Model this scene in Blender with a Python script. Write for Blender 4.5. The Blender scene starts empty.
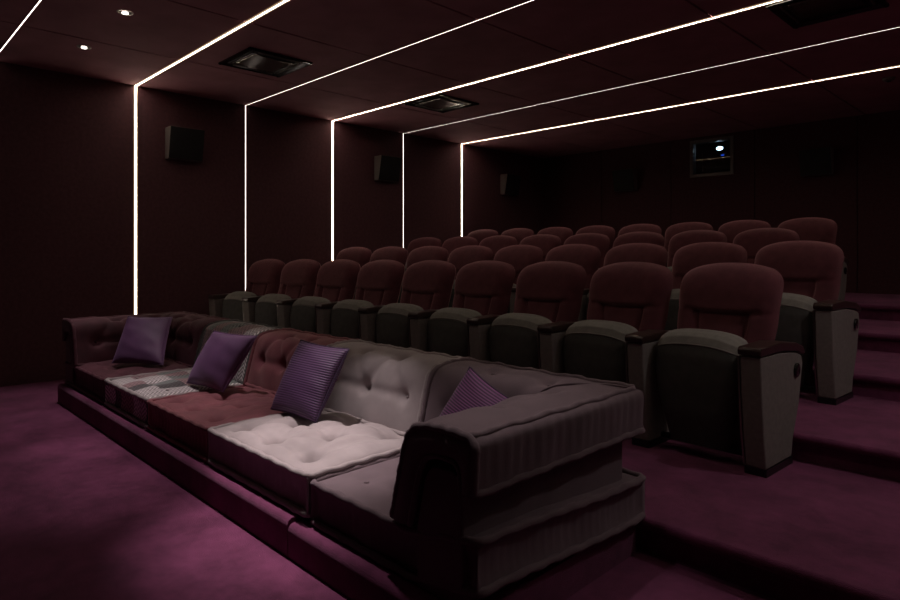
import bpy, bmesh, math, random
from mathutils import Vector, Matrix
random.seed(7)
R = math.radians
scn = bpy.context.scene
COL = scn.collection

# ------------------------------------------------------------------ materials
def mat(name, col, rough=.8, metal=0, sheen=0, sheen_col=None, emis=None, es=0, noise=None, bump=0, bump_scale=200,
        spec=.5, coat=0, trans=0):
    m = bpy.data.materials.new(name); m.use_nodes = True
    nt = m.node_tree; b = nt.nodes['Principled BSDF']
    b.inputs['Base Color'].default_value = (*col, 1)
    b.inputs['Roughness'].default_value = rough
    b.inputs['Metallic'].default_value = metal
    b.inputs['Specular IOR Level'].default_value = spec
    b.inputs['Sheen Weight'].default_value = sheen
    b.inputs['Sheen Roughness'].default_value = .45
    if sheen_col: b.inputs['Sheen Tint'].default_value = (*sheen_col, 1)
    b.inputs['Coat Weight'].default_value = coat
    b.inputs['Transmission Weight'].default_value = trans
    if emis:
        b.inputs['Emission Color'].default_value = (*emis, 1); b.inputs['Emission Strength'].default_value = es
    tc = None
    if noise or bump:
        tc = nt.nodes.new('ShaderNodeTexCoord')
    if noise:
        scale, amt = noise
        n = nt.nodes.new('ShaderNodeTexNoise'); n.inputs['Scale'].default_value = scale; n.inputs['Detail'].default_value = 14 if name == 'carpet' else 6; n.inputs['Roughness'].default_value = .72 if name == 'carpet' else .5
        nt.links.new(tc.outputs['Object'], n.inputs['Vector'])
        mx = nt.nodes.new('ShaderNodeMix'); mx.data_type = 'RGBA'
        mx.inputs[6].default_value = (*[c*(1-amt) for c in col], 1); mx.inputs[7].default_value = (*[min(1, c*(1+amt)) for c in col], 1)
        rp = nt.nodes.new('ShaderNodeMapRange'); rp.inputs[1].default_value = .35; rp.inputs[2].default_value = .65
        nt.links.new(n.outputs['Fac'], rp.inputs[0]); nt.links.new(rp.outputs[0], mx.inputs[0])
        nt.links.new(mx.outputs[2], b.inputs['Base Color'])
    if bump:
        n2 = nt.nodes.new('ShaderNodeTexNoise'); n2.inputs['Scale'].default_value = bump_scale; n2.inputs['Detail'].default_value = 3
        nt.links.new(tc.outputs['Object'], n2.inputs['Vector'])
        bp = nt.nodes.new('ShaderNodeBump'); bp.inputs['Strength'].default_value = bump; bp.inputs['Distance'].default_value = .004
        nt.links.new(n2.outputs['Fac'], bp.inputs['Height']); nt.links.new(bp.outputs['Normal'], b.inputs['Normal'])
    return m

def stripes(m, c1, c2, scale, axis='Z', bump=.6, extra=None):
    """fine woven ribs on a fabric"""
    nt = m.node_tree; b = nt.nodes['Principled BSDF']
    uv = nt.nodes.new('ShaderNodeUVMap')
    w = nt.nodes.new('ShaderNodeTexWave'); w.bands_direction = axis; w.inputs['Scale'].default_value = scale
    w.inputs['Distortion'].default_value = 0
    nt.links.new(uv.outputs['UV'], w.inputs['Vector'])
    mx = nt.nodes.new('ShaderNodeMix'); mx.data_type = 'RGBA'
    mx.inputs[6].default_value = (*c1, 1); mx.inputs[7].default_value = (*c2, 1)
    nt.links.new(w.outputs['Fac'], mx.inputs[0]); nt.links.new(mx.outputs[2], b.inputs['Base Color'])
    bp = nt.nodes.new('ShaderNodeBump'); bp.inputs['Strength'].default_value = bump; bp.inputs['Distance'].default_value = .003
    nt.links.new(w.outputs['Fac'], bp.inputs['Height']); nt.links.new(bp.outputs['Normal'], b.inputs['Normal'])

M = {}
M['carpet'] = mat('carpet', (.150, .037, .088), .95, sheen=.25, sheen_col=(.75, .45, .62), noise=(3.5, .38), bump=1.0, bump_scale=260, spec=.15)
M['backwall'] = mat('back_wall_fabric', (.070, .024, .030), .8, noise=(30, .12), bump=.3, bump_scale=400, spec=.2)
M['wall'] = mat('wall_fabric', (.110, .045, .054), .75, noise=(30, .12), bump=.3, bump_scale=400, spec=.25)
M['ceiling'] = mat('ceiling_panel', (.340, .160, .185), .85, noise=(3, .1), bump=.1, bump_scale=60, spec=.15)
M['seam'] = mat('seam_dark', (.008, .005, .006), .9)
M['red'] = mat('wine_red_velvet', (.108, .030, .039), .85, sheen=.8, sheen_col=(.85, .45, .48), noise=(14, .14), bump=.5, bump_scale=320, spec=.2)
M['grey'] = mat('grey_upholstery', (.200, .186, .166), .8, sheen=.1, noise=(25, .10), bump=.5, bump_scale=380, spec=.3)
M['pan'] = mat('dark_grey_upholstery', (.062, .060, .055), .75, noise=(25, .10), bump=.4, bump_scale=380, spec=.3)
M['greypanel'] = mat('grey_panel_fabric', (.205, .183, .170), .8, noise=(40, .08), bump=.4, bump_scale=420, spec=.25)
M['shell'] = mat('charcoal_shell', (.03, .03, .03), .45)
M['trimmetal'] = mat('dark_trim_metal', (.28, .26, .24), .32, metal=1)
M['cap'] = mat('dark_wood', (.035, .016, .014), .32, spec=.5)
M['black'] = mat('black_satin', (.008, .008, .009), .35)
M['blackgloss'] = mat('black_gloss', (.006, .006, .007), .12)
M['disc'] = mat('dark_glass', (.01, .009, .008), .2)
M['chrome'] = mat('brushed_metal', (.55, .50, .46), .28, metal=1)
M['greymetal'] = mat('grey_speaker_shell', (.19, .17, .16), .4)
M['grille'] = mat('speaker_grille', (.008, .007, .007), .75, bump=.6, bump_scale=500)
M['plum'] = mat('plum_velvet', (.070, .013, .024), .8, sheen=.15, sheen_col=(.8, .35, .5), noise=(9, .2), bump=.4)
M['rust'] = mat('old_rose_velvet', (.205, .058, .075), .8, sheen=.35, sheen_col=(.95, .55, .55), noise=(8, .18), bump=.4)
M['pale'] = mat('pale_greige_linen', (.350, .292, .298), .85, sheen=.2, noise=(8, .10), bump=.5, bump_scale=400)
M['taupe'] = mat('taupe_velvet', (.140, .096, .110), .85, sheen=.25, sheen_col=(.8, .65, .75), noise=(8, .10), bump=.5, bump_scale=350)
M['pipe_rust'] = mat('rose_piping', (.15, .04, .05), .8, sheen=.3)
M['led'] = mat('warm_led', (.9, .85, .75), .5, emis=(1, .84, .68), es=31)
M['led_halo'] = mat('led_halo', (.8, .72, .6), .5, emis=(1, .72, .44), es=.55)  # dim warm emission standing in for the halo beside the strips
M['led_thin'] = mat('soft_led', (.9, .85, .8), .5, emis=(1, .84, .74), es=4)
M['bulb'] = mat('downlight_bulb', (1, 1, 1), .4, emis=(1, .88, .78), es=9)
M['lens'] = mat('projector_beam_lens', (.6, .8, 1), .2, emis=(.55, .80, 1), es=7)
M['blueglow'] = mat('projector_blue_led', (.02, .05, .4), .3, emis=(.02, .10, .9), es=.8)
M['booth'] = mat('booth_paint', (.01, .012, .02), .8)
M['frame'] = mat('window_frame_paint', (.13, .11, .105), .5)
M['purple'] = mat('purple_velvet', (.110, .042, .118), .6, sheen=.3, sheen_col=(.8, .5, .9), noise=(5, .15), bump=.3)
M['rib'] = mat('purple_ribbed', (.12, .04, .16), .6, sheen=.2, sheen_col=(.8, .5, .9)); stripes(M['rib'], (.020, .007, .030), (.092, .030, .104), 10, 'Y')
M['dot'] = mat('purple_dotted', (.10, .04, .14), .6, sheen=.15); stripes(M['dot'], (.035, .010, .045), (.26, .08, .24), 10, 'Y')
g = bpy.data.materials.new('clear_glass'); g.use_nodes = True
gb = g.node_tree.nodes['Principled BSDF']; gb.inputs['Transmission Weight'].default_value = 1; gb.inputs['Roughness'].default_value = .02
gb.inputs['IOR'].default_value = 1.45; M['glass'] = g

def herringbone():
    m = mat('herringbone_tweed', (.2, .18, .18), .9, sheen=.15)
    nt = m.node_tree; b = nt.nodes['Principled BSDF']; uv = nt.nodes.new('ShaderNodeUVMap')
    sp = nt.nodes.new('ShaderNodeSeparateXYZ'); nt.links.new(uv.outputs['UV'], sp.inputs[0])
    def mth(op, a, bb=None, c=None):
        n = nt.nodes.new('ShaderNodeMath'); n.operation = op
        for i, v in enumerate((a, bb, c)):
            if v is None: continue
            if isinstance(v, (int, float)): n.inputs[i].default_value = v
            else: nt.links.new(v, n.inputs[i])
        return n.outputs[0]
    x, y = sp.outputs[0], sp.outputs[1]
    zig = mth('PINGPONG', x, .042)                       # uv in metres
    ph = mth('ADD', y, zig)
    st = mth('PINGPONG', ph, .014); st = mth('MULTIPLY', st, 90)
    # broad plaid patches
    px = mth('FLOOR', mth('DIVIDE', mth('ADD', x, .06), .12)); py = mth('FLOOR', mth('DIVIDE', mth('ADD', y, .03), .17))
    wn = nt.nodes.new('ShaderNodeTexWhiteNoise'); wn.noise_dimensions = '2D'
    cb = nt.nodes.new('ShaderNodeCombineXYZ'); nt.links.new(px, cb.inputs[0]); nt.links.new(py, cb.inputs[1]); nt.links.new(cb.outputs[0], wn.inputs['Vector'])
    cr = nt.nodes.new('ShaderNodeValToRGB'); cr.color_ramp.interpolation = 'CONSTANT'
    e = cr.color_ramp.elements; e[0].position = 0; e[0].color = (.10, .085, .095, 1); e[1].position = .28; e[1].color = (.62, .55, .57, 1)
    for p, c in ((.5, (.36, .22, .24, 1)), (.68, (.24, .26, .26, 1)), (.85, (.75, .70, .70, 1))):
        k = e.new(p); k.color = c
    nt.links.new(wn.outputs['Value'], cr.inputs[0])
    mx = nt.nodes.new('ShaderNodeMix'); mx.data_type = 'RGBA'; mx.blend_type = 'MULTIPLY'; mx.inputs[0].default_value = .9
    nt.links.new(cr.outputs[0], mx.inputs[6])
    cmb = nt.nodes.new('ShaderNodeCombineXYZ')
    for i in range(3): nt.links.new(st, cmb.inputs[i])
    nt.links.new(cmb.outputs[0], mx.inputs[7]); nt.links.new(mx.outputs[2], b.inputs['Base Color'])
    return m
M['tweed'] = herringbone()

# ------------------------------------------------------------------ helpers
def obj(name, bm, m, parent=None, smooth=True, bevel=0, kind=None, subd=0):
    me = bpy.data.meshes.new(name); 
    bmesh.ops.recalc_face_normals(bm, faces=bm.faces)
    bm.to_mesh(me); bm.free()
    if smooth:
        for p in me.polygons: p.use_smooth = True
    o = bpy.data.objects.new(name, me); COL.objects.link(o)
    for k in (m if isinstance(m, (list, tuple)) else [m]): me.materials.append(k)
    if parent is not None: o.parent = parent
    if bevel:
        b = o.modifiers.new('bevel', 'BEVEL'); b.width = bevel; b.segments = 3; b.limit_method = 'ANGLE'; b.angle_limit = R(40)
        b.harden_normals = True
    elif smooth:
        bpy.context.view_layer.objects.active = o
    if subd:
        s = o.modifiers.new('sub', 'SUBSURF'); s.levels = subd; s.render_levels = subd
    if kind: o['kind'] = kind
    return o
def thing(name, label, cat, loc=(0, 0, 0), rz=0, group=None):
    o = bpy.data.objects.new(name, None); COL.objects.link(o); o.location = loc; o.rotation_euler = (0, 0, rz)
    o.empty_display_size = .2
    return tag(o, label, cat, group)
def tag(o, label, cat, group=None):
    o['label'] = label; o['category'] = cat
    if group: o['group'] = group
    return o
def box(bm, x0, x1, y0, y1, z0, z1, mi=0):
    vs = [bm.verts.new((x, y, z)) for x in (x0, x1) for y in (y0, y1) for z in (z0, z1)]
    for f in ((0, 1, 3, 2), (4, 6, 7, 5), (0, 4, 5, 1), (2, 3, 7, 6), (0, 2, 6, 4), (1, 5, 7, 3)):
        fc = bm.faces.new([vs[i] for i in f]); fc.material_index = mi
def prism(bm, pts, a0, a1, axis):
    """extrude a 2D outline; axis x: pts=(y,z); axis y: pts=(x,z); axis z: pts=(x,y)"""
    def P(p, a): return {'x': (a, p[0], p[1]), 'y': (p[0], a, p[1]), 'z': (p[0], p[1], a)}[axis]
    A = [bm.verts.new(P(p, a0)) for p in pts]; B = [bm.verts.new(P(p, a1)) for p in pts]
    bm.faces.new(A); bm.faces.new(B[::-1]); n = len(pts)
    for i in range(n): bm.faces.new((A[i], B[i], B[(i+1) % n], A[(i+1) % n]))
def tube(bm, pts, r, n=8, closed=False, wob=0):
    pts = [Vector(p) for p in pts]; rings = []; N = len(pts); prev = None
    for i, p in enumerate(pts):
        if closed: t = (pts[(i+1) % N]-pts[i-1]).normalized()
        else: t = (pts[min(i+1, N-1)]-pts[max(i-1, 0)]).normalized()
        if prev is None: a = t.orthogonal().normalized()
        else: a = (prev - t*prev.dot(t)).normalized()
        prev = a; b = t.cross(a); rr = r*(1+random.uniform(-wob, wob))
        rings.append([bm.verts.new(p + (a*math.cos(2*math.pi*k/n)+b*math.sin(2*math.pi*k/n))*rr) for k in range(n)])
    for i in range(N if closed else N-1):
        A, B = rings[i], rings[(i+1) % N]
        for k in range(n): bm.faces.new((A[k], A[(k+1) % n], B[(k+1) % n], B[k]))
    if not closed: bm.faces.new(rings[0][::-1]); bm.faces.new(rings[-1])
def disc(bm, c, r, h, axis, n=32, r2=None):
    r2 = r if r2 is None else r2
    def P(k, rr, d):
        a = 2*math.pi*k/n; u, v = rr*math.cos(a), rr*math.sin(a)
        return {'x': (c[0]+d, c[1]+u, c[2]+v), 'y': (c[0]+u, c[1]+d, c[2]+v), 'z': (c[0]+u, c[1]+v, c[2]+d)}[axis]
    A = [bm.verts.new(P(k, r, 0)) for k in range(n)]; B = [bm.verts.new(P(k, r2, h)) for k in range(n)]
    bm.faces.new(A[::-1]); bm.faces.new(B)
    for k in range(n): bm.faces.new((A[k], A[(k+1) % n], B[(k+1) % n], B[k]))
def ring(bm, c, r0, r1, h, n=32):
    """flat annulus facing down, thickness h (z)"""
    L = []
    for rr, d in ((r0, 0), (r1, 0), (r1, h), (r0, h)):
        L.append([bm.verts.new((c[0]+rr*math.cos(2*math.pi*k/n), c[1]+rr*math.sin(2*math.pi*k/n), c[2]+d)) for k in range(n)])
    for j in range(4):
        A, B = L[j], L[(j+1) % 4]
        for k in range(n): bm.faces.new((A[k], A[(k+1) % n], B[(k+1) % n], B[k]))
def loft_grid(bm, fn, nu, nv, uvfn=None):
    uvl = bm.loops.layers.uv.verify() if uvfn else None
    V = [[bm.verts.new(fn(i/nu, j/nv)) for i in range(nu+1)] for j in range(nv+1)]
    for j in range(nv):
        for i in range(nu):
            f = bm.faces.new((V[j][i], V[j][i+1], V[j+1][i+1], V[j+1][i]))
            if uvl:
                for l, (a, b) in zip(f.loops, ((i, j), (i+1, j), (i+1, j+1), (i, j+1))): l[uvl].uv = uvfn(a/nu, b/nv)
    return V

# ------------------------------------------------------------------ room
XW, XR, YF, YB, H = 0.0, 8.3, -3.0, 9.30, 3.0
STEP = .146; RS = [2.345, 3.555, 4.765, 5.985, 7.20]
bm = bmesh.new(); box(bm, XW-.1, XR+.1, YF-.1, RS[0]+.02, -.2, 0); obj('floor', bm, M['carpet'], smooth=False, kind='structure')
for i, y in enumerate(RS):
    y1 = RS[i+1] if i < 4 else YB+.05
    bm = bmesh.new(); z = STEP*(i+1)
    # rounded carpet nosing on the front edge
    pts = [(y+.02, -.19), (y+.02, z-.050)]+[(y+.010-.022*math.cos(R(a)), z-.024+.024*math.sin(R(a))) for a in range(-60, 91, 15)]+[(y1+.02, z), (y1+.02, -.19)]
    prism(bm, pts, XW-.1, XR+.1, 'x')
    o = obj('floor', bm, M['carpet'], smooth=False, kind='structure')
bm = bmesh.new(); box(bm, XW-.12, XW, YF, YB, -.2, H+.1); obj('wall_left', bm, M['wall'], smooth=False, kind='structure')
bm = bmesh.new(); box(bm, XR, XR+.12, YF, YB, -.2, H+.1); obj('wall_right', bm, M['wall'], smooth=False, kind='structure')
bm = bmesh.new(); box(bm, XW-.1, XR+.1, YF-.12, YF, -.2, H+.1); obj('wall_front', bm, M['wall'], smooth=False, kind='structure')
# back wall: fabric panels with thin shadow gaps, opening for the projection window
WX0, WX1, WZ0, WZ1 = 2.785, 3.415, 2.405, 2.945
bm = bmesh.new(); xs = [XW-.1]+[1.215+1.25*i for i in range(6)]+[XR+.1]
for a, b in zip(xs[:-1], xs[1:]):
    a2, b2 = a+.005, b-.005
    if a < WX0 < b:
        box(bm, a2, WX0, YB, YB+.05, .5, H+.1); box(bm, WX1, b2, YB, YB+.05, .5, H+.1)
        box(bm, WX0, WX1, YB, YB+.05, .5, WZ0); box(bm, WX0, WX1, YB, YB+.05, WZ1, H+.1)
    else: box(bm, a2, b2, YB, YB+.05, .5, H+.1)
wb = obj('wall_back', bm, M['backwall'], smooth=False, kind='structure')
bm = bmesh.new()
box(bm, XW-.1, WX0, YB+.05, YB+.12, .5, H+.1); box(bm, WX1, XR+.1, YB+.05, YB+.12, .5, H+.1)
box(bm, WX0, WX1, YB+.05, YB+.12, .5, WZ0); box(bm, WX0, WX1, YB+.05, YB+.12, WZ1, H+.1)
obj('trim_1', bm, M['seam'], smooth=False, kind='structure')
# ceiling of long panels with shadow gaps
bm = bmesh.new(); cx = [XW-.1, 1.22, 2.51, 3.78, 5.05, 6.32, 7.59, XR+.1]
cy = [YF-.1, YB+.1]
for a, b in zip(cx[:-1], cx[1:]): box(bm, a+.010, b-.010, cy[0], cy[1], H, H+.06)
obj('ceiling', bm, M['ceiling'], smooth=False, kind='structure')
bm = bmesh.new(); box(bm, XW-.1, XR+.1, YF-.1, YB+.1, H+.06, H+.12); obj('trim_2', bm, M['seam'], smooth=False, kind='structure')
# projection window
w = bpy.data.objects.new('window_1', None); COL.objects.link(w); w['kind'] = 'structure'; w.location = ((WX0+WX1)/2, YB, WZ0)
def rel(bm, o): bmesh.ops.translate(bm, verts=bm.verts, vec=-Vector(o.location)); return bm
bm = bmesh.new(); t = .035
box(bm, WX0-.01, WX0+t, YB-.015, YB+.1, WZ0-.01, WZ1+.01); box(bm, WX1-t, WX1+.01, YB-.015, YB+.1, WZ0-.01, WZ1+.01)
box(bm, WX0+t, WX1-t, YB-.015, YB+.1, WZ0-.01, WZ0+t); box(bm, WX0+t, WX1-t, YB-.015, YB+.1, WZ1-t, WZ1+.01)
obj('window_frame', rel(bm, w), M['frame'], w, smooth=False)
bm = bmesh.new(); box(bm, WX0+t, WX1-t, YB+.03, YB+.038, WZ0+t, WZ1-t); obj('pane', rel(bm, w), M['glass'], w, smooth=False)
bm = bmesh.new()   # booth behind the pane
x0, x1, y0, y1, z0, z1 = 1.9, 4.3, YB+.12, YB+1.5, 1.6, 3.2
box(bm, x0, x1, y1, y1+.05, z0, z1); box(bm, x0-.05, x0, y0, y1, z0, z1); box(bm, x1, x1+.05, y0, y1, z0, z1)
box(bm, x0, x1, y0, y1, z0-.05, z0); box(bm, x0, x1, y0, y1, z1, z1+.05)
obj('wall_booth', bm, M['booth'], smooth=False, kind='structure')
# projector in the booth
pj = thing('projector', 'dark projector with glowing blue-white lens behind the back wall window', 'projector', (3.02, YB+.75, 2.53))
bm = bmesh.new(); box(bm, -.30, .26, -.2, .35, 0, .42); obj('body', bm, M['black'], pj, bevel=.02)
bm = bmesh.new(); disc(bm, (.03, -.2, .335), .085, -.12, 'y'); obj('lens_barrel', bm, M['black'], pj)
bm = bmesh.new(); bmesh.ops.create_uvsphere(bm, u_segments=20, v_segments=12, radius=.052); bmesh.ops.scale(bm, vec=(1, .35, .55), verts=bm.verts)
bmesh.ops.translate(bm, vec=(.03, -.325, .335), verts=bm.verts); obj('lens', bm, M['lens'], pj)
bm = bmesh.new(); box(bm, .00, .05, -.203, -.2, .235, .262); obj('status_light', bm, M['blueglow'], pj, smooth=False)
bm = bmesh.new(); box(bm, -.05, .05, 0, .1, -.9, 0); obj('stand', bm, M['black'], pj, smooth=False)

# ------------------------------------------------------------------ light strips
Ys = [1.006+1.2256*i for i in range(6)]
info = ['thin white LED strip nearest the camera, running across the ceiling corner',
        'bright thick LED strip down the wall behind the plum sofa corner and across the ceiling',
        'thin LED strip reaching down the wall to the leftmost front row seat',
        'bright thick LED strip in the middle, beside the square ceiling vent nearest the back wall',
        'thin LED strip between the two bright strips farthest from the camera',
        'bright thick LED strip farthest from the camera, closest to the back wall']
for i, y in enumerate(Ys):
    thick = i % 2 == 1; hw = .0065 if thick else .004
    t = thing('light_strip', info[i], 'light strip', (0, y, H), 0, None)
    zb = 0.0-H + (0 if y < RS[0] else STEP*sum(y > r for r in RS))
    bm = bmesh.new(); box(bm, 0, .004, -hw, hw, zb, -.004); box(bm, 0, XR, -hw, hw, -.004, 0)
    obj('diffuser', bm, M['led'] if thick else M['led_thin'], t, smooth=False)
    e = .004
    bm = bmesh.new()
    for s in (-1, 1):
        a, b = sorted((s*hw, s*(hw+e)))
        box(bm, 0, .005, a, b, zb, -.004); box(bm, 0.004, XR, a, b, -.005, 0)
    obj('channel', bm, M['black'], t, smooth=False)
    if thick:       # added glowing flanges imitating the warm halo around the strip
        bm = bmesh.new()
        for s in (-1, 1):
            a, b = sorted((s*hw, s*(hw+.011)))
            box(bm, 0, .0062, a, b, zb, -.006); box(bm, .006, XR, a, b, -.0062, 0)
        obj('halo_flange', bm, M['led_halo'], t, smooth=False)

# ------------------------------------------------------------------ ceiling fittings
DL = [(1.0, 1.5), (2.07, 1.5)]
dlab = ['small round recessed ceiling downlight nearest the left wall', 'larger looking round recessed downlight, further from the left wall']
for (x, y), lb in zip(DL, dlab):
    t = thing('downlight', lb, 'ceiling light', (x, y, H), 0, 'recessed downlights')
    bm = bmesh.new(); ring(bm, (0, 0, -.006), .040, .055, .006); obj('trim_ring', bm, M['chrome'], t)
    bm = bmesh.new(); disc(bm, (0, 0, -.001), .040, -.001, 'z'); obj('reflector', bm, M['black'], t)
    bm = bmesh.new(); bmesh.ops.create_uvsphere(bm, u_segments=16, v_segments=8, radius=.022); bmesh.ops.scale(bm, vec=(1, 1, .3), verts=bm.verts)
    bmesh.ops.translate(bm, vec=(0.0, 0, -.008), verts=bm.verts); obj('bulb', bm, M['bulb'], t)

def vent(loc, label):
    t = thing('ceiling_vent', label, 'air vent', loc, 0, None); s = .31
    bm = bmesh.new()
    for a in range(4):
        b2 = bmesh.new()
        prism(b2, [(-s, -.001), (-s, -.016), (-s+.02, -.020), (-s+.055, -.006), (-s+.055, -.001)], -s, s, 'x') if a % 2 else prism(b2, [(s-.055, -.001), (s-.055, -.006), (s-.02, -.020), (s, -.016), (s, -.001)], -s, s, 'x')
        bmesh.ops.rotate(b2, verts=b2.verts, cent=(0, 0, 0), matrix=Matrix.Rotation(math.pi/2*(a//2), 3, 'Z'))
        me = bpy.data.meshes.new('t'); b2.to_mesh(me); b2.free(); bm.from_mesh(me); bpy.data.meshes.remove(me)
    obj('frame', bm, M['blackgloss'], t, smooth=False)
    bm = bmesh.new(); box(bm, -s+.055, s-.055, -s+.055, s-.055, -.003, -.001); obj('duct', bm, M['black'], t, smooth=False)
    bm = bmesh.new()
    V = loft_grid(bm, lambda u, v: ((u-.5)*.40, (v-.5)*.40, -.022+.016*(2*v-1)**2-.002*(2*u-1)**2), 12, 12)
    o = obj('centre_panel', bm, M['ventmetal'], t); so = o.modifiers.new('s', 'SOLIDIFY'); so.thickness = .004
    for k in (-1, 1):
        bm = bmesh.new(); box(bm, -.22, .22, k*.228-.006, k*.228+.006, -.014, -.003); obj('slat', bm, M['ventmetal'], t, smooth=False)
    for k in (-1, 1):
        bm = bmesh.new(); box(bm, k*.243-.004, k*.243+.004, -.20, .20, -.018, -.004); obj('rail', bm, M['chrome'], t, smooth=False)
    return t
M['ventmetal'] = mat('vent_metal', (.20, .18, .17), .25, metal=1)
vent((1.69, 2.82, H), 'square black framed ceiling vent near the downlights, above the sofa')
vent((1.71, 5.06, H), 'square ceiling vent with shiny silver panel beside the middle bright strip')
vent((5.72, 5.02, H), 'dark square ceiling vent at the top right above the seat rows')
# small smoke detector far right
sd = thing('smoke_detector', 'small dark round detector on the ceiling at the far right', 'smoke detector', (5.62, 7.55, H))
bm = bmesh.new(); disc(bm, (0, 0, -.001), .06, -.03, 'z', r2=.045); obj('housing', bm, M['greymetal'], sd)
bm = bmesh.new(); disc(bm, (0, 0, -.031), .02, -.01, 'z', r2=.015); obj('sensor', bm, M['black'], sd)

# ------------------------------------------------------------------ speakers (wedge boxes)
def speaker(loc, rz, label, group):
    t = thing('wall_speaker', label, 'speaker', loc, rz, group)
    # local: wall plane y=0, speaker protrudes to -y, width x, height z
    w2, h = .185, .34
    prof = [(0, -h/2), (-.10, -h/2), (-.165, h/2), (0, h/2)]
    bm = bmesh.new(); prism(bm, prof, -w2, w2, 'x'); obj('cabinet', bm, M['greymetal'], t, bevel=.008)
    bm = bmesh.new(); n = Vector((0, -h, -.065)).normalized()
    def q(u, v):
        zz = -h/2+.003+v*(h-.006); yy = -.10-.065*((zz+h/2)/h)
        b = 1-max(abs(2*u-1), abs(2*v-1))**8
        return ((u-.5)*(2*w2-.004), yy-.002-.006*b, zz)
    loft_grid(bm, q, 16, 12); obj('grille', bm, M['grille'], t)
    bm = bmesh.new(); box(bm, -.05, .05, -.02, 0, h/2, h/2+.02); obj('bracket', bm, M['black'], t, smooth=False)
    return t
gs = 'wedge speakers on the left wall'
speaker((0.001, 2.715, 2.43), R(90), 'black wedge speaker on the left wall closest to the camera', gs)
speaker((0.001, 5.56, 2.435), R(90), 'black wedge speaker on the left wall, second from the camera', gs)
speaker((0.001, 8.26, 2.42), R(90), 'black wedge speaker on the left wall near the back corner', gs)
gb_ = 'wedge speakers on the back wall'
speaker((1.71, YB-.001, 2.44), 0, 'dim black speaker on the back wall left of the projector window', gb_)
speaker((4.52, YB-.001, 2.44), 0, 'dim black speaker on the back wall right of the projector window', gb_)

# ------------------------------------------------------------------ cinema seats
PITCH = .633; AW = .050          # armrest panel half width
def smooth(a, b, x):
    x = max(0, min(1, (x-a)/(b-a))); return x*x*(3-2*x)
def back_surf(front):
    Z0, ZT = .36, 1.028
    def f(u, v):
        s = 2*u-1; t = v
        W = .235+.045*smooth(0, .55, t)+.005*smooth(.6, .8, t)
        if t > .72:
            q = (t-.72)/.28; W *= (1-.20*q**5)
        z = Z0+(ZT-Z0)*t
        z -= .034*abs(s)**2.4*smooth(.70, 1, t)
        x = s*W
        yc = -.190+.160*t+.025*t*t                         # leaning back
        edge = (1-abs(s)**7)**.5 * (1-max(0, (t-.80)/.20)**4)**.5 * (1-max(0, (.08-t)/.08)**3)**.5
        if front:
            d = .062
            seam = .60-.035*abs(s)**1.2*0+.02*(s*s)     # headrest edge
            seam = .590+.025*s*s
            d += .022*smooth(seam-.015, seam+.02, t)     # fuller headrest
            d += .018*math.exp(-((t-.80)/.15)**2)
            # groove under the headrest
            d -= .009*math.exp(-((t-seam+.012)/.012)**2)
            if t < seam:
                sb = .42+.08*t/.6                         # bolster seams splay outwards
                g = math.exp(-((abs(s)-sb)/.035)**2)
                d -= .020*g*smooth(seam, seam-.04, t)
                d += .014*smooth(sb, sb+.12, abs(s))      # side bolsters
            return (x, yc-d*edge, z)
        d = .045
        return (x, yc+d*edge, z)
    return f
def make_backrest(parent):
    bm = bmesh.new(); V = loft_grid(bm, back_surf(True), 44, 48)
    # sides: connect to mid plane rim
    o = obj('backrest', bm, M['red'], parent)
    bm = bmesh.new(); loft_grid(bm, back_surf(False), 24, 28); obj('back_shell', bm, M['redback'], parent)
    return o
M['redback'] = M['red']
def seat_surf():
    """folded-up seat: underside faces forward, rounded top"""
    def f(u, v):
        s = 2*u-1
        # v: 0 bottom front -> .7 top front edge -> 1 rear top
        ytop = .628+.035*(1-abs(s)**2.4)
        wv = .232
        prof = [(-.445, .07), (-.490, .25), (-.502, .42), (-.492, .54), (-.477, ytop-.055), (-.458, ytop-.020), (-.425, ytop-.002), (-.38, ytop+.012),
                (-.325, ytop+.006), (-.285, ytop-.04), (-.27, ytop-.12), (-.27, .30), (-.27, .07)]
        n = len(prof)-1; k = min(int(v*n), n-1); fr = v*n-k
        y = prof[k][0]*(1-fr)+prof[k+1][0]*fr; z = prof[k][1]*(1-fr)+prof[k+1][1]*fr
        e = (1-abs(s)**6)**.5
        yc = -.37
        return (s*wv*(.66+.34*smooth(-.05, .52, z)), yc+(y-yc)*(.55+.45*e), z-.03*(1-e)*smooth(.5, .66, z))
    return f
ARM_SIDE = [(-.480, .035), (-.510, .20), (-.532, .40), (-.545, .585), (-.30, .585), (-.10, .565), (-.02, .545), (0, .50), (-.05, .30), (-.135, .12), (-.155, .035)]
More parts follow.
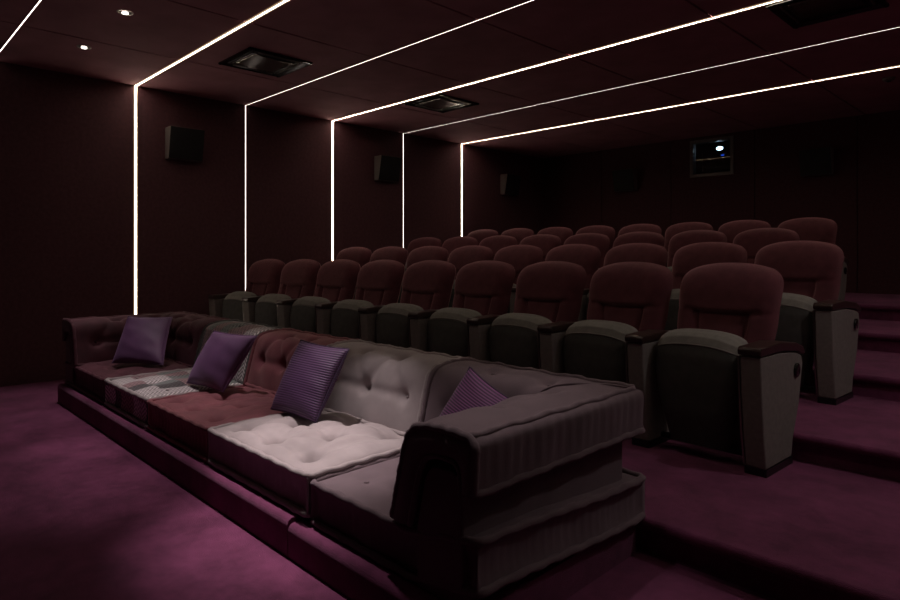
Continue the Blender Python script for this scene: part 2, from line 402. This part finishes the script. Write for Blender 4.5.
def arm_panel(parent, x, end):
    """standard between two seats: grey upholstered panel, dark cap, plinth; end panels also carry a round aisle light"""
    bm = bmesh.new()
    prism(bm, ARM_SIDE, x-AW, x+AW, 'x')
    p = obj('side_panel', bm, M['greypanel'], parent, bevel=.010)
    bm = bmesh.new()
    cap = [(-.553, .588), (-.560, .612), (-.548, .630), (-.30, .636), (-.10, .616), (-.01, .590), (.022, .552), (.0, .545), (-.10, .572), (-.30, .590)]
    prism(bm, cap, x-AW-.006, x+AW+.006, 'x'); obj('armrest', bm, M['cap'], parent, bevel=.008)
    bm = bmesh.new(); box(bm, x-AW-.002, x+AW+.002, -.482, -.150, 0, .036); obj('foot', bm, M['black'], parent, smooth=False)
    bm = bmesh.new()  # dark vertical trim on the seat side of the front edge
    prism(bm, [(-.482, .04), (-.512, .20), (-.534, .40), (-.547, .583), (-.50, .583), (-.49, .4), (-.47, .2), (-.44, .04)], x-AW-.009, x-AW, 'x'); obj('edge_trim', bm, M['trimmetal'], parent, smooth=False)
    if end:
        sx = 1 if end > 0 else -1
        bm = bmesh.new(); disc(bm, (x+sx*AW, -.10, .475), .034, sx*.010, 'x'); obj('aisle_light', bm, M['disc'], parent)
def make_seat(name, extra_left=False, end=0):
    t = thing(name, '', 'cinema seat')
    make_backrest(t)
    f = seat_surf()
    bm = bmesh.new(); loft_grid(bm, lambda u, v: f(u, .31+.69*v), 26, 56); obj('seat', bm, M['grey'], t)
    def pan(u, v):
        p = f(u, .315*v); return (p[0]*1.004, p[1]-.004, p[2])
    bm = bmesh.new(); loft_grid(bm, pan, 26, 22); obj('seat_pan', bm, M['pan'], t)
    bm = bmesh.new(); pts = [seat_surf()(u/30, .325) for u in range(31)]; pts = [(p[0], p[1]-.001, p[2]) for p in pts]
    tube(bm, pts, .0045, 6); obj('seat_piping', bm, M['greypanel'], t)
    bm = bmesh.new(); tube(bm, [(-PITCH/2+AW, -.33, .05), (PITCH/2-AW, -.33, .05)], .018, 10); obj('floor_rail', bm, M['shell'], t)
    arm_panel(t, PITCH/2, end)
    if extra_left: arm_panel(t, -PITCH/2, -1)
    return t
proto_mid = make_seat('cinema_seat'); proto_end = make_seat('cinema_seat', end=1); proto_left = make_seat('cinema_seat', extra_left=True)
used = set()
def place(proto, loc, rz, label, group):
    if proto.name not in used: r = proto; used.add(proto.name)
    else:
        r = proto.copy(); COL.objects.link(r)
        for ch in list(proto.children):
            c = ch.copy(); COL.objects.link(c); c.parent = r
    r.location = loc; r.rotation_euler = (0, 0, rz); r['label'] = label; r['category'] = 'cinema seat'; r['group'] = group
ordn = ['first', 'second', 'third', 'fourth', 'fifth', 'sixth', 'seventh', 'eighth', 'ninth']
rown = ['front row behind the sofa', 'second row', 'third row', 'rearmost row']
XC = 4.27; K = .0136
for r in range(4):
    x0 = 5.586 if r < 2 else 4.960; n = 9 if r < 2 else 8
    Y0 = 3.700+1.197*r
    for j in range(n):
        x = x0-j*PITCH; y = Y0-K*(x-XC)**2
        rz = math.atan(-2.6*K*(x-XC))
        pr = proto_end if j == 0 else (proto_left if j == n-1 else proto_mid)
        k = n-1-j
        where = 'last at the aisle end' if j == 0 else ('beside the left wall' if k == 0 else ordn[k]+' seat from the left wall')
        place(pr, (x, y, STEP*(r+1)), rz, 'wine red cinema seat, %s, %s' % (rown[r], where), 'cinema seats in the '+['front row', 'second row', 'third row', 'rearmost row'][r])

# ------------------------------------------------------------------ sofa plinths
def plinth(x0, x1, z, label):
    bm = bmesh.new(); y0, y1 = 1.29, 2.325
    pts = [(y0, 0)]+[(y0+.024-.026*math.cos(R(a)), z-.030+.030*math.sin(R(a))) for a in range(0, 91, 9)]+[(y1, z), (y1, 0)]
    prism(bm, pts, x0, x1, 'x'); o = obj('sofa_plinth', bm, M['carpet'], smooth=False)
    for p in o.data.polygons: p.use_smooth = abs(p.normal.x) < .5
    o.data.set_sharp_from_angle(angle=R(40)); tag(o, label, 'plinth', 'carpeted plinths under the sofa')
plinth(1.07, 4.752, .154, 'long purple carpeted plinth under the left four sofa sections')
plinth(4.758, 5.715, .136, 'short purple carpeted plinth under the taupe right corner of the sofa')

# ------------------------------------------------------------------ sofa
sofa = thing('modular_sofa', 'long low tufted patchwork sofa of plum, tweed, rose, greige and taupe sections', 'sofa', (3.36, 1.80, .138))
SO = Vector(sofa.location)
def shift(bm): bmesh.ops.translate(bm, verts=bm.verts, vec=-SO); return bm
def tuft(x, y, btns, amp, s1=.040, s2=.12):
    d = 0
    for bx, by in btns:
        r2 = (x-bx)**2+(y-by)**2
        d += amp*(.65*math.exp(-r2/(s1*s1))+.35*math.exp(-r2/(s2*s2)))
    return d
def hash2(i, j): 
    v = math.sin(i*12.9898+j*78.233)*43758.5453; return v-math.floor(v)
def creases(x, y, btns, amp, reach=.5):
    """soft folds running between neighbouring buttons"""
    d = 0
    for i, (ax, ay) in enumerate(btns):
        for bx, by in btns[i+1:]:
            L = math.hypot(bx-ax, by-ay)
            if L > reach: continue
            tt = max(0, min(1, ((x-ax)*(bx-ax)+(y-ay)*(by-ay))/(L*L)))
            px, py = ax+(bx-ax)*tt, ay+(by-ay)*tt
            r = math.hypot(x-px, y-py)
            d += amp*math.exp(-(r/.028)**2)
    return d
def seat_mattress(x0, x1, y0, y1, z0, z1, mk, btns, amp=.035, puff=.045, pipe=None, pleat=.0022, sidepleat=True):
    """quilted mattress: tufted top, pleated side band, rolled edges"""
    bm = bmesh.new(); W, D = x1-x0, y1-y0
    def top(u, v):
        x, y = x0+u*W, y0+v*D
        e = (1-abs(2*u-1)**4)*(1-abs(2*v-1)**4)
        z = z1+puff*e**.6-tuft(x, y, btns, amp)-creases(x, y, btns, amp*.28)
        z += .004*math.sin(x*23+y*9)*e+.003*math.sin(y*31-x*7)*e
        return (x, y, z)
    loft_grid(bm, top, 72, 60, lambda u, v: (u*W+x0*1.0, v*D))
    # side band
    per = 2*(W+D)
    def side(u, v):
        s = u*per
        if s < W: x, y, nx, ny = x0+s, y0, 0, -1
        elif s < W+D: x, y, nx, ny = x1, y0+s-W, 1, 0
        elif s < 2*W+D: x, y, nx, ny = x1-(s-W-D), y1, 0, 1
        else: x, y, nx, ny = x0, y1-(s-2*W-D), -1, 0
        # round the corners slightly
        dcor = min(abs(x-x0), abs(x-x1)) if nx == 0 else min(abs(y-y0), abs(y-y1))
        b = math.sin(math.pi*v)
        off = -.016*b+pleat*b*math.sin(s*2*math.pi/.045+1.5*math.sin(s*11)) + .003*b*math.sin(s*2*math.pi/.30)
        off *= min(1, dcor/.03)
        return (x+nx*off, y+ny*off, z0+(z1-z0)*v)
    loft_grid(bm, side, 240, 12, lambda u, v: (u*per, v*(z1-z0)))
    vs = [bm.verts.new(p) for p in ((x0, y0, z0), (x1, y0, z0), (x1, y1, z0), (x0, y1, z0))]; bm.faces.new(vs)
    bmesh.ops.remove_doubles(bm, verts=bm.verts, dist=.0005)
    o = obj('seat_cushion', shift(bm), M[mk], sofa)
    for z in (z1+.004, z0+.012):
        bm = bmesh.new(); pts = []; k = .02
        rect = [(x0+k, y0), (x1-k, y0), (x1, y0+k), (x1, y1-k), (x1-k, y1), (x0+k, y1), (x0, y1-k), (x0, y0+k)]
        for a in range(8):
            p, q = rect[a], rect[(a+1) % 8]; L = math.hypot(q[0]-p[0], q[1]-p[1]); n = max(1, int(L/.025))
            for i in range(n): pts.append((p[0]+(q[0]-p[0])*i/n, p[1]+(q[1]-p[1])*i/n, z+.0025*math.sin(len(pts)*1.3)))
        tube(bm, pts, .0135, 8, True, .14); c = obj('piping', shift(bm), M[pipe or mk], o)
    for bx, by in btns:
        u, v = (bx-x0)/W, (by-y0)/D
        if not (.03 < u < .97 and .03 < v < .97): continue
        bm = bmesh.new(); bmesh.ops.create_uvsphere(bm, u_segments=12, v_segments=8, radius=.011); bmesh.ops.scale(bm, vec=(1, 1, .5), verts=bm.verts)
        p = top(u, v); bmesh.ops.translate(bm, vec=(p[0], p[1], p[2]+.003), verts=bm.verts); obj('button', shift(bm), M[pipe or mk], o)
    return o
Z0, Z1 = .158, .322
SY0, SY1 = 1.345, 2.02
def grid_b(x0, x1, y0, y1, nx, ny, stag=True):
    L = []
    for j in range(ny):
        m_ = nx-(1 if stag and j % 2 else 0)
        for i in range(m_):
            L.append((x0+(x1-x0)*((i+.5+(.5 if stag and j % 2 else 0))/nx), y0+(y1-y0)*((j+.5)/ny)))
    return L
B = [1.08, 2.15, 3.00, 3.865, 4.815, 5.70]
seat_mattress(B[0], B[1]-.004, SY0, SY1, Z0, Z1, 'plum', grid_b(1.35, B[1], SY0, SY1, 3, 2), .022, .035)
seat_mattress(B[1]+.004, B[2]-.004, SY0, SY1, Z0, Z1+.006, 'tweed', grid_b(B[1], B[2], SY0, SY1, 3, 2), .006, .030, pipe='pale')
seat_mattress(B[2]+.004, B[3]-.004, SY0, SY1, Z0, Z1, 'rust', grid_b(B[2], B[3], SY0, SY1, 3, 3), .034, .042)
seat_mattress(B[3]+.004, B[4]-.004, SY0, SY1, Z0, Z1, 'pale', grid_b(B[3], B[4], SY0, SY1, 3, 3), .052, .060)
tm = seat_mattress(B[4]+.004, 5.735, SY0+.01, 2.365, .139, Z1-.022, 'taupe', grid_b(B[4], 5.765, SY0, 2.385, 3, 3), .012, .022)

for o_ in [tm]+list(tm.children):      # the outer end of the corner cushion rides up towards the front
    for v_ in o_.data.vertices:
        wx, wy = v_.co.x+SO.x, v_.co.y+SO.y
        v_.co.z += .055*smooth(5.40, 5.74, wx)*(1-smooth(1.3, 2.3, wy))
# draped back / arm cushion.  path: (d, z) with d = distance from the outer rear face towards the seat
OUT = [(.375, .335), (.358, .40), (.338, .48), (.318, .555), (.300, .612), (.276, .648), (.235, .668), (.17, .678), (.10, .680), (.04, .678), (.004, .668), (-.008, .640), (-.006, .58), (-.002, .505)]
INN = [(.285, .335), (.268, .40), (.250, .48), (.230, .535), (.205, .575), (.17, .59), (.13, .594), (.09, .594), (.07, .590), (.058, .575), (.050, .545), (.05, .505)]
def path_pt(P, t):
    n = len(P)-1; k = min(int(t*n), n-1); f = t*n-k
    # catmull-rom
    p0, p1, p2, p3 = P[max(k-1, 0)], P[k], P[k+1], P[min(k+2, n)]
    r = []
    for a in range(2):
        r.append(.5*((2*p1[a])+(-p0[a]+p2[a])*f+(2*p0[a]-5*p1[a]+4*p2[a]-p3[a])*f*f+(-p0[a]+3*p1[a]-3*p2[a]+p3[a])*f**3))
    return r
def arclens(P, N=80):
    q = [path_pt(P, i/N) for i in range(N+1)]; L = [0]
    for a, b in zip(q[:-1], q[1:]): L.append(L[-1]+math.hypot(b[0]-a[0], b[1]-a[1]))
    return L
AL = arclens(OUT); TOT = AL[-1]
def at_len(P, L, s):
    import bisect
    i = max(1, min(len(L)-1, bisect.bisect_left(L, s))); f = (s-L[i-1])/max(1e-9, L[i]-L[i-1])
    return path_pt(P, (i-1+f)/(len(L)-1))
def drape(name, l0, l1, tf, mk, nb, amp, cut0=0, cut1=0, pipe=None, zs=1.0, caps=True, butt=True):
    """l along the run; tf(l, d, z) -> world.  cut0/cut1 mitre the ends so corners meet"""
    bm = bmesh.new(); W = l1-l0
    btn = []
    for i in range(nb):
        btn.append((l0+W*(i+.5)/nb, TOT*.235))
    for i in range(nb+1):
        btn.append((l0+W*i/nb, TOT*.53))
    btn = [b for b in btn if l0+.07 < b[0] < l1-.07]
    def surf(l, s):
        d, z = at_len(OUT, AL, s); d2, z2 = at_len(OUT, AL, min(TOT, s+.004)); d1, z1 = at_len(OUT, AL, max(0, s-.004))
        tx, tz = d2-d1, z2-z1; n = math.hypot(tx, tz) or 1; nx, nz = tz/n, -tx/n     # outward normal
        eu = 1-abs(2*(l-l0)/W-1)**6; ev = 1-abs(2*min(s/(TOT*.72), 1)-1)**4
        h = .022*eu*ev-tuft(l, s, btn, amp, .045, .13)-creases(l, s, btn, amp*.35, .42)+.003*math.sin(l*29+s*13)*eu
        if s > TOT*.76:
            h += .0025*math.sin(l*2*math.pi/.055+math.sin(l*9))*math.sin(math.pi*(s/TOT-.76)/.24)
        d -= nx*0; return d+nx*h, z+nz*h
    def f(u, v):
        s = v*TOT; l = l0+u*W; d, z = surf(l, s)
        if cut0: l = max(l, l0+cut0*d) if cut0 > 0 else l
        if cut1: l = min(l, l1-cut1*d)
        return tf(l, d, z)
    loft_grid(bm, f, 64, 64, lambda u, v: (u*W+l0, v*TOT))
    def g_(u, v):
        d, z = path_pt(INN, v); l = l0+u*W
        if cut0: l = max(l, l0+cut0*d)
        if cut1: l = min(l, l1-cut1*d)
        return tf(l, d, z)
    loft_grid(bm, g_, 12, 30, lambda u, v: (u*W, v))
    # ends and hems
    for l in (l0, l1):
        def e(u, v):
            a = at_len(OUT, AL, v*TOT); b = path_pt(INN, v); d = a[0]*(1-u)+b[0]*u; z = a[1]*(1-u)+b[1]*u; ll = l
            if cut0: ll = max(ll, l0+cut0*d)
            if cut1: ll = min(ll, l1-cut1*d)
            bulge = .010*math.sin(math.pi*u)*(1 if l == l1 else -1)
            return tf(ll+bulge*(0 if (cut0 and l == l0) or (cut1 and l == l1) else 1), d, z)
        loft_grid(bm, e, 4, 48, lambda u, v: (u*.09, v*TOT))
    for v in (0, 1):
        def e(u, w):
            a = at_len(OUT, AL, v*TOT); b = path_pt(INN, v); l = l0+u*W; d = a[0]*(1-w)+b[0]*w; z = a[1]*(1-w)+b[1]*w
            if cut0: l = max(l, l0+cut0*d)
            if cut1: l = min(l, l1-cut1*d)
            return tf(l, d, z)
        loft_grid(bm, e, 64, 3, lambda u, w: (u*W, w*.09))
    o = obj(name, shift(bm), M[mk], sofa)
    # rolled edge along the free ends and along the outer top edge
    for l, c in ((l0, cut0), (l1, cut1)):
        if c: continue
        bm = bmesh.new(); pts = []
        for i in range(61):
            d, z = at_len(OUT, AL, TOT*i/60); pts.append(tf(l+(.006 if l == l0 else -.006), d+.002, z+.002+.002*math.sin(i*1.4)))
        tube(bm, pts, .0135, 8, False, .15); obj('piping', shift(bm), M[pipe or mk], o)
        bm = bmesh.new(); pts = [tf(l+(.002 if l == l0 else -.002), *path_pt(INN, i/30)) for i in range(31)]
        tube(bm, pts, .010, 8, False, .15); obj('piping', shift(bm), M[pipe or mk], o)
    for s in (TOT*.755, TOT-.004, .006):
        bm = bmesh.new(); pts = []; n = max(4, int(W/.025))
        for i in range(n+1):
            l = l0+W*i/n; d, z = surf(l, s) if s > .1 else at_len(OUT, AL, s)
            if cut0 and l < l0+cut0*d-.001: continue
            if cut1 and l > l1-cut1*d+.001: continue
            pts.append(tf(l, d, z+.002*math.sin(i*1.7)))
        if len(pts) > 2: tube(bm, pts, .012, 8, False, .14); obj('piping', shift(bm), M[pipe or mk], o)
    for bl, bs in btn:
        d, z = surf(bl, bs)
        if (cut0 and bl < l0+cut0*d+.03) or (cut1 and bl > l1-cut1*d-.03): continue
        bm = bmesh.new(); bmesh.ops.create_uvsphere(bm, u_segments=12, v_segments=8, radius=.012)
        bmesh.ops.translate(bm, vec=tf(bl, d, z), verts=bm.verts); obj('button', shift(bm), M[pipe or mk], o)
    return o
YR = 2.345; XL = 1.035; XRr = 5.735
back_tf = lambda l, d, z: (l, YR-d, z)
rarm_tf = lambda l, d, z: (XRr-d, l, z-.004)
larm_tf = lambda l, d, z: (XL+d, l, z)
drape('back_cushion', XL, B[1]-.004, back_tf, 'plum', 3, .035, cut0=1)
drape('back_cushion', B[1]+.004, B[2]-.004, back_tf, 'tweed', 2, .010)
drape('back_cushion', B[2]+.004, B[3]-.05, back_tf, 'rust', 3, .035)
drape('back_cushion', B[3]-.042, B[4]-.045, back_tf, 'pale', 3, .032)
drape('back_cushion', B[4]-.037, XRr, back_tf, 'taupe', 3, .016, cut1=1)
drape('arm_cushion', 1.335, YR, rarm_tf, 'taupe', 3, .016, cut1=1)
drape('arm_cushion', 1.335, YR, larm_tf, 'plum', 3, .035, cut1=1)
# hard bodies under the draped cushions
BODY = [(.262, .140), (.262, .335), (.225, .50), (.205, .535), (.18, .553), (.10, .560), (.06, .548), (.052, .50), (.052, .140)]
def body(l0, l1, tf, mk, zb=.157):
    bm = bmesh.new(); A = [bm.verts.new(tf(l0, d, z)) for d, z in [(d_, max(z_, zb)) for d_, z_ in BODY]]; C = [bm.verts.new(tf(l1, d, z)) for d, z in [(d_, max(z_, zb)) for d_, z_ in BODY]]
    bm.faces.new(A); bm.faces.new(C[::-1]); n = len(BODY)
    for i in range(n): bm.faces.new((A[i], C[i], C[(i+1) % n], A[(i+1) % n]))
    return obj('arm_body' if tf is not back_tf else 'back_body', shift(bm), M[mk], sofa, smooth=True, bevel=.008)
body(1.345, 2.28, rarm_tf, 'taupe', .139); body(1.345, 2.28, larm_tf, 'plum'); body(1.10, B[1], back_tf, 'plum'); body(B[1], B[3], back_tf, 'rust'); body(B[3], 5.67, back_tf, 'taupe')

# ------------------------------------------------------------------ throw pillows
def pillow(bl, br, tl, tr, th, mk, label, side=1):
    bl, br, tl, tr = map(Vector, (bl, br, tl, tr)); c = (bl+br+tl+tr)/4
    n = ((br-bl).cross(tl-bl)).normalized()*side
    o = bpy.data.objects.new('throw_pillow', None); COL.objects.link(o)
    bot = (bl+br)/2; o.location = bot; tag(o, label, 'pillow', 'purple throw pillows on the sofa')
    W = (br-bl).length; Hh = (tl-bl).length
    def P(u, v, sg):
        a, b = 2*u-1, 2*v-1
        # edges curve inwards, corners stay pointed
        pin = .055
        a2 = a*(1-pin*(1-b*b)); b2 = b*(1-pin*(1-a*a))
        uu, vv = (a2+1)/2, (b2+1)/2
        p = bl*(1-uu)*(1-vv)+br*uu*(1-vv)+tl*(1-uu)*vv+tr*uu*vv
        h = ((1-a**2)*(1-b**2))
        t = th*(h**.45)
        t += .0018*math.sin(b*11+a*4)*h*(1-h)*4
        return p+n*t*sg-bot
    bm = bmesh.new()
    for sg in (1, -1): loft_grid(bm, lambda u, v: P(u, v, sg), 40, 40, lambda u, v: (u*W/.42, v*Hh/.42))
    bmesh.ops.remove_doubles(bm, verts=bm.verts, dist=.0003)
    obj('cover', bm, M[mk], o)
    bm = bmesh.new(); pts = []
    for k in range(4):
        for i in range(24):
            s = i/24; u, v = [(s, 0), (1, s), (1-s, 1), (0, 1-s)][k]; pts.append(P(u, v, 0))
    tube(bm, pts, .0045, 6, True); obj('seam', bm, M[mk], o)
    return o
pillow((1.689, 1.521, 0.375), (2.059, 1.772, 0.375), (1.6, 1.665, 0.722), (1.794, 1.938, 0.712), .070, 'purple', 'plain violet pillow in the plum corner of the sofa beside the left arm')
pillow((2.814, 1.655, 0.365), (3.259, 1.701, 0.368), (2.903, 1.8, 0.707), (3.35, 1.88, 0.707), .075, 'purple', 'plain violet pillow leaning between the tweed and rose sections')
pillow((3.864, 1.698, 0.37), (4.278, 1.723, 0.368), (3.94, 1.84, 0.744), (4.313, 1.9, 0.727), .075, 'rib', 'ribbed dark purple pillow at the rose and greige sections')
pillow((4.921, 1.884, 0.385), (5.283, 1.798, 0.36), (5.09, 2.0, 0.721), (5.353, 2.0, 0.606), .05, 'dot', 'finely dotted purple pillow half hidden behind the right taupe arm')

# ------------------------------------------------------------------ lamps
def spot(x, y, e, size=38, blend=1.0, r=.03, col=(1, .88, .87), tilt=(0, 0)):
    l = bpy.data.lights.new('downlight_or_fill', 'SPOT'); l.energy = e; l.spot_size = R(size); l.spot_blend = blend; l.shadow_soft_size = r; l.color = col
    o = bpy.data.objects.new('downlight_or_fill', l); COL.objects.link(o); o.location = (x, y, H-.03); o.rotation_euler = (R(tilt[0]), R(tilt[1]), 0)
for x, y, e, s, t in [(1.0, 1.5, 70, 38, (-6, 0)), (2.07, 1.5, 95, 38, (-5, 0)), (3.14, 1.5, 125, 42, (-3, 0)), (4.21, 1.5, 350, 32, (0, -6)), (5.28, 1.5, 60, 40, (2, -3))]:
    spot(x, y, e, s, tilt=t)
# added unseen lamps and fittings over the aisle to light end seats and steps
for x, y, e in [(7.2, 3.4, 46), (7.2, 5.6, 22), (7.2, 7.6, 8)]:
    spot(x, y, e, 120, 1.0, .05, (1, .88, .86))
    t = thing('downlight', 'round fill light added over the right aisle, out of view', 'ceiling light', (x, y, H), 0, 'added aisle fill lights')
    bm = bmesh.new(); ring(bm, (0, 0, -.006), .040, .055, .006); obj('trim_ring', bm, M['chrome'], t)
    bm = bmesh.new(); disc(bm, (0, 0, -.001), .038, -.002, 'z'); obj('bulb', bm, M['bulb'], t)

# ------------------------------------------------------------------ world, camera, view
wd = bpy.data.worlds.new('World'); scn.world = wd; wd.use_nodes = True
wd.node_tree.nodes['Background'].inputs[0].default_value = (0, 0, 0, 1); wd.node_tree.nodes['Background'].inputs[1].default_value = 0
cam = bpy.data.cameras.new('Camera'); co = bpy.data.objects.new('Camera', cam); COL.objects.link(co)
co.location = (7, 0, 1.219); co.rotation_euler = (R(90), 0, .79457); cam.sensor_width = 36; cam.lens = 622.7/900*36
cam.shift_y = -(300-254.76)/900; cam.clip_start = .02
scn.camera = co
vs = scn.view_settings; vs.view_transform = 'Standard'; vs.look = 'None'; vs.exposure = 0; vs.gamma = 1; vs.use_curve_mapping = False
